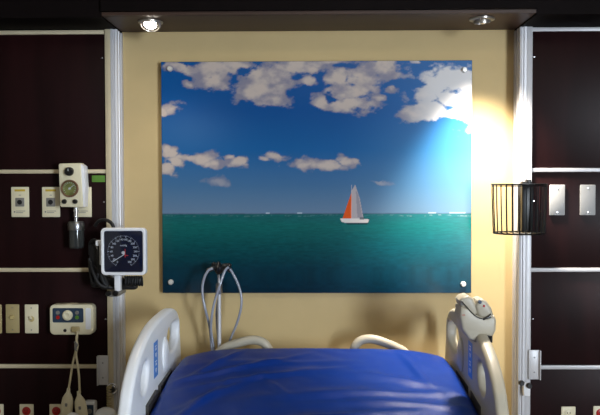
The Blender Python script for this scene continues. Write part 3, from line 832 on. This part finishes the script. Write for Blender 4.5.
side_rail(-1, M['offwhite']); side_rail(1, M['beige'])  # darker beige on the right rail paints in its shaded inner face
for s in (-1, 1):
    ar = MB().box((XB+s*.42, YH-.45, ztop(YH-.4)-.22), (XB+s*(HALF+.008), YH-.35, ztop(YH-.4)-.19), .004)
    obj('rail_arm', ar, M['frame'], bed)

# ------------------------------------------------------------------ sheet
NXs, NYs = 150, 210
LEN = 2.0
bm = bmesh.new(); grid = []
hw = .490
def fold(x, y, cx, cy, ang, wid, ln, amp):
    c, s = math.cos(ang), math.sin(ang); dx, dy = x-cx, y-cy
    a = dx*c+dy*s; b_ = -dx*s+dy*c + .03*math.sin(a*6)
    return amp*math.exp(-(b_/wid)**2)*math.exp(-(a/ln)**2)
folds = [(-.27, -.42, .62, .014, .20, .013), (-.20, -.50, .52, .018, .16, .011), (-.33, -.36, 1.15, .012, .14, .011), (-.30, -.62, 1.0, .016, .14, .010),
         (-.15, -.36, .12, .02, .22, .006), (-.12, -.58, -.9, .015, .08, .008), (.02, -.62, .35, .03, .22, .007), (.22, -.62, .22, .02, .20, .010), (.30, -.52, -.3, .022, .13, .009),
         (.16, -.48, -.12, .03, .25, .006), (.34, -.42, -1.2, .014, .14, .010), (.28, -.70, .1, .02, .2, .012), (-.36, -.72, 1.3, .012, .2, .010), (.10, -.78, .3, .02, .25, .009), (-.05, -.46, .4, .02, .2, .006)]
for j in range(NYs+1):
    v = j/NYs; row = []
    sdist = v*(LEN+.10)
    for i in range(NXs+1):
        u = -1+2*i/NXs
        # across: flat top, rounded shoulder, then down the side
        arc = u*(hw+.085)
        r = .035; flat = .486-r
        aa = abs(arc); sg = 1 if arc > 0 else -1
        if aa <= flat: x, dz = arc, 0
        elif aa <= flat + r*PI/2:
            t = (aa-flat)/r; x, dz = sg*(flat+r*math.sin(t)), -r*(1-math.cos(t))
        else: x, dz = sg*(flat+r), -r-(aa-flat-r*PI/2)
        # along: short roll over the head end, then the top
        if sdist < .06: y, dz2 = YH+.018, -(.06-sdist)-.03
        elif sdist < .107:
            t = (sdist-.06)/.03; y, dz2 = YH+.018-.03*(1-math.cos(t)), -.03*(1-math.sin(t))
        else: y, dz2 = YH-.012-(sdist-.107), 0
        # soft corner at the head
        near = max(0, 1-(YH+.02-y)/.22)
        dz -= .030*near*max(0, (abs(x)-.30)/.18)**2
        z = ztop(y)+.004 + dz + dz2
        crown = .012*(1-(x/.486)**2)
        w_ = 0
        if dz > -.045:
            for f_ in folds: w_ += .75*fold(x, y, *f_)
            w_ += .006*noise.noise(Vector((x*5, y*5, 2.0))) + .0022*noise.noise(Vector((x*16+y*7, y*15, 5.0)))
            w_ = max(w_, -.004)
            w_ *= min(1, max(0, (YH-y+.01)/.05))*min(1, max(0.25, (.486-abs(x))/.05))
        row.append(bm.verts.new((XB+x, y, z+crown+w_)))
    grid.append(row)
for j in range(NYs):
    for i in range(NXs): bm.faces.new([grid[j][i], grid[j][i+1], grid[j+1][i+1], grid[j+1][i]])
bmesh.ops.recalc_face_normals(bm, faces=bm.faces)
bmesh.ops.solidify(bm, geom=list(bm.faces), thickness=-.0025)
mb = MB(); mb.bm.free(); mb.bm = bm
sh = tag(obj('bed_sheet', mb, M['sheet']), 'creased royal blue sheet spread over the bed mattress', 'sheet')

# ------------------------------------------------------------------ control unit hung on the right rail
dY = -.60
def Q(px, py, y=dY): return PY(px, py, y)
cu0 = Q(476, 320)
pd = thing('rail_controller', (cu0.x, dY, Q(475, 336).z), 'beige two-lobed control unit clipped over the top of the right bed rail', 'controller')
lo_pts = [(457, 313), (458, 305), (466, 306), (472, 312), (478, 314.5), (485, 315.5), (491, 313), (493, 318), (492.5, 328), (489.5, 334), (483, 332.5), (476, 332), (473.5, 340), (466, 336), (459.5, 327)]
obj('saddle', MB().prism([(Q(*q_).x, Q(*q_).z) for q_ in lo_pts], 'Y', dY-.045, dY+.045, .008, 3), M['beige'], pd)
l1 = [(459, 306), (457.2, 299), (460, 295.5), (466, 294), (471, 297), (474, 304), (476, 312), (471, 313.5), (466, 309)]
l2 = [(475, 313), (472.5, 304), (474.5, 298.5), (479, 297), (484, 299.5), (488.5, 306), (490.5, 313), (489, 316), (484, 317.5), (479, 316)]
o1 = obj('left_lobe', MB().prism([(Q(*q_).x, Q(*q_).z) for q_ in l1], 'Y', dY-.038, dY+.038, .009, 3), M['beige'], pd)
o2 = obj('right_lobe', MB().prism([(Q(*q_).x, Q(*q_).z) for q_ in l2], 'Y', dY-.042, dY+.034, .009, 3), M['beige'], pd)
p = Q(480, 302, dY-.042); obj('button', MB().lathe([(0, .003), (.005, .003), (.0062, 0), (.0062, -.003)], (p.x, dY-.042, p.z), (0, -1, 0)), M['navy'], o2)
p = Q(484, 306, dY-.042); obj('indicator', MB().lathe([(0, .002), (.003, .002), (.004, 0), (.004, -.003)], (p.x, dY-.042, p.z), (0, -1, 0)), M['red'], o2)
p = Q(462, 303, dY-.038); obj('grip_slot', MB().cbox((p.x, dY-.038, p.z), (.007, .004, .014), .0015), M['frame'], o1)
p = Q(487, 318, dY-.046); obj('gap', MB().cbox((p.x, dY-.0455, p.z), (.026, .003, .006), .001, Matrix.Rotation(-.35, 3, 'Y')), M['blackp'], pd)
obj('seam', MB().tube([Q(461.5, 301.5, dY-.041), Q(466, 306, dY-.043), Q(471, 312, dY-.044), Q(476.5, 316.5, dY-.046), Q(482, 318.5, dY-.0465), Q(487, 317, dY-.0465), Q(491, 314, dY-.044)], .0018, 6, 5), M['latch'], pd)
p = Q(463.5, 315, dY-.046); obj('mark', MB().cbox((p.x, dY-.0455, p.z), (.009, .002, .002)), M['red'], pd)
cl = MB(); a_ = Q(475.5, 333); b_ = Q(489.5, 340)
cl.box((a_.x, dY-.040, b_.z), (a_.x+.006, dY+.02, a_.z+.008), .001).box((a_.x, dY-.040, a_.z-.006), (b_.x, dY+.02, a_.z+.006), .001)
cl.box((b_.x-.006, dY-.040, b_.z), (b_.x, dY+.02, a_.z+.008), .001)
obj('clamp', cl, M['blackp'], pd)

# ------------------------------------------------------------------ pole with looped tubing behind the headboard
yp = -.135
t0 = PY(219.5, 352, yp); zp = PY(219, 272, yp).z
iv = thing('accessory_pole', (t0.x, yp, .5), 'slim chrome pole with a black hooked head standing behind the headboard', 'pole')
pole = MB().cyl((t0.x, yp, .02), (t0.x, yp, PY(219, 292, yp).z), .0068, n=18)
pole.cyl((t0.x, yp, PY(219, 292, yp).z-.01), (t0.x-.001, yp, zp-.01), .0042, n=14)
obj('shaft', pole, M['alu'], iv)
za_, zb_ = PY(219, 294, yp).z, PY(219, 283, yp).z
obj('collar', MB().lathe([(0, za_), (.010, za_), (.0125, za_+.006), (.0125, zb_-.008), (.010, zb_), (0, zb_)], (t0.x, yp, 0)), M['steel'], iv)
c = PY(218.8, 269, yp)
hd = MB().lathe([(0, -.022), (.008, -.018), (.017, -.006), (.018, .008), (.010, .018), (.004, .026), (0, .028)], c)
for (qx, qy, dy_) in ((208.5, 270.5, -.02), (230, 270, -.02), (214, 264.5, .02), (229, 265.5, .01)):
    e = PY(qx, qy, yp+dy_); hd.tube([c, (c+e)/2+Vector((0, 0, .006)), e], .0085, 8, 4); hd.sph(e, .0095)
obj('hook_head', hd, M['blackp'], iv)
obj('foot', MB().lathe([(0, 0), (.09, 0), (.09, .012), (.02, .022), (0, .022)], (t0.x, yp, 0)), M['grey'], iv)
TG = 'grey tubing looped over the pole head'
def tub(pts, label, r=.0048):
    return tag(obj('tubing', MB().tube([PY(*q_) for q_ in pts], r, 10, 7), M['tube']), label, 'tubing', TG)
Y1 = -.165
tub([(213, 268.5, Y1), (209, 270, Y1), (205, 276, Y1), (202.5, 286, Y1), (203, 298, Y1), (206, 312, Y1), (209.5, 326, -.13), (211, 340, -.12), (212, 356, -.12), (212, 380, -.12)], 'pale tube arching out to the left of the chrome pole')
tub([(229, 267, Y1), (225.5, 270, Y1), (222.5, 277, Y1-.005), (219, 288, Y1-.012), (214.5, 302, Y1), (211.8, 316, Y1), (211.0, 330, -.145), (213, 344, -.122), (215, 360, -.12), (215, 380, -.12)], 'pale tube crossing in front of the chrome pole collar')
tub([(230, 269, Y1), (233, 274, Y1), (238, 284, Y1), (241.2, 296, Y1), (241, 308, Y1), (237, 323, -.15), (231, 338, -.125), (227.5, 350, -.12), (226, 380, -.12)], 'pale tube bowing out to the right of the chrome pole', .0045)
tub([(218, 300, -.118), (216.5, 312, -.118), (217, 326, -.118), (218.5, 345, -.118), (218.5, 380, -.118)], 'dark thin tube running down tight behind the chrome pole', .004)

# ------------------------------------------------------------------ lights
def spot(loc, aim, e, ang, blend, col_, r=.02):
    l = bpy.data.lights.new('lamp_beam', 'SPOT'); l.energy = e; l.spot_size = math.radians(ang); l.spot_blend = blend
    l.color = col_; l.shadow_soft_size = r
    o = bpy.data.objects.new('lamp_beam', l); C.objects.link(o); o.location = loc
    o.rotation_euler = Vector(aim).to_track_quat('-Z', 'Y').to_euler(); return o
def area(loc, aim, e, sx, sy, col_, name='daylight'):
    l = bpy.data.lights.new(name, 'AREA'); l.shape = 'RECTANGLE'; l.size = sx; l.size_y = sy; l.energy = e; l.color = col_
    o = bpy.data.objects.new(name, l); C.objects.link(o); o.location = loc
    o.rotation_euler = Vector(aim).to_track_quat('-Z', 'Y').to_euler(); return o
tgt = PY(494, 300, 0)
src = Vector((pr_.x, pr_.y, ZS-.03))
spot(src, Vector((.075, .0, -1)), 190, 82, 1, (1, .90, .76), .05)
srl = Vector((pl.x, pl.y, ZS-.03))
spot(srl, Vector((.1, -.35, -1)), 8, 120, 1, (1, .9, .75))
area((XO-.02, (wy0+wy1)/2, (wz0+wz1)/2), (-1, .6, -.1), 270, 1.2, 1.5, (.80, .90, 1.0))
area((0.1, -1.9, ZC-.02), (0, .25, -1), 10, 1.4, .6, (1, .88, .66), 'ceiling_glow')
wd = bpy.data.worlds.new('world'); scene.world = wd; wd.use_nodes = True
wd.node_tree.nodes['Background'].inputs[0].default_value = (.85, .86, 1, 1)
wd.node_tree.nodes['Background'].inputs[1].default_value = .08
scene.view_settings.view_transform = 'Standard'; scene.view_settings.look = 'None'
scene.view_settings.exposure = 0.15; scene.view_settings.gamma = 1; scene.view_settings.use_curve_mapping = False
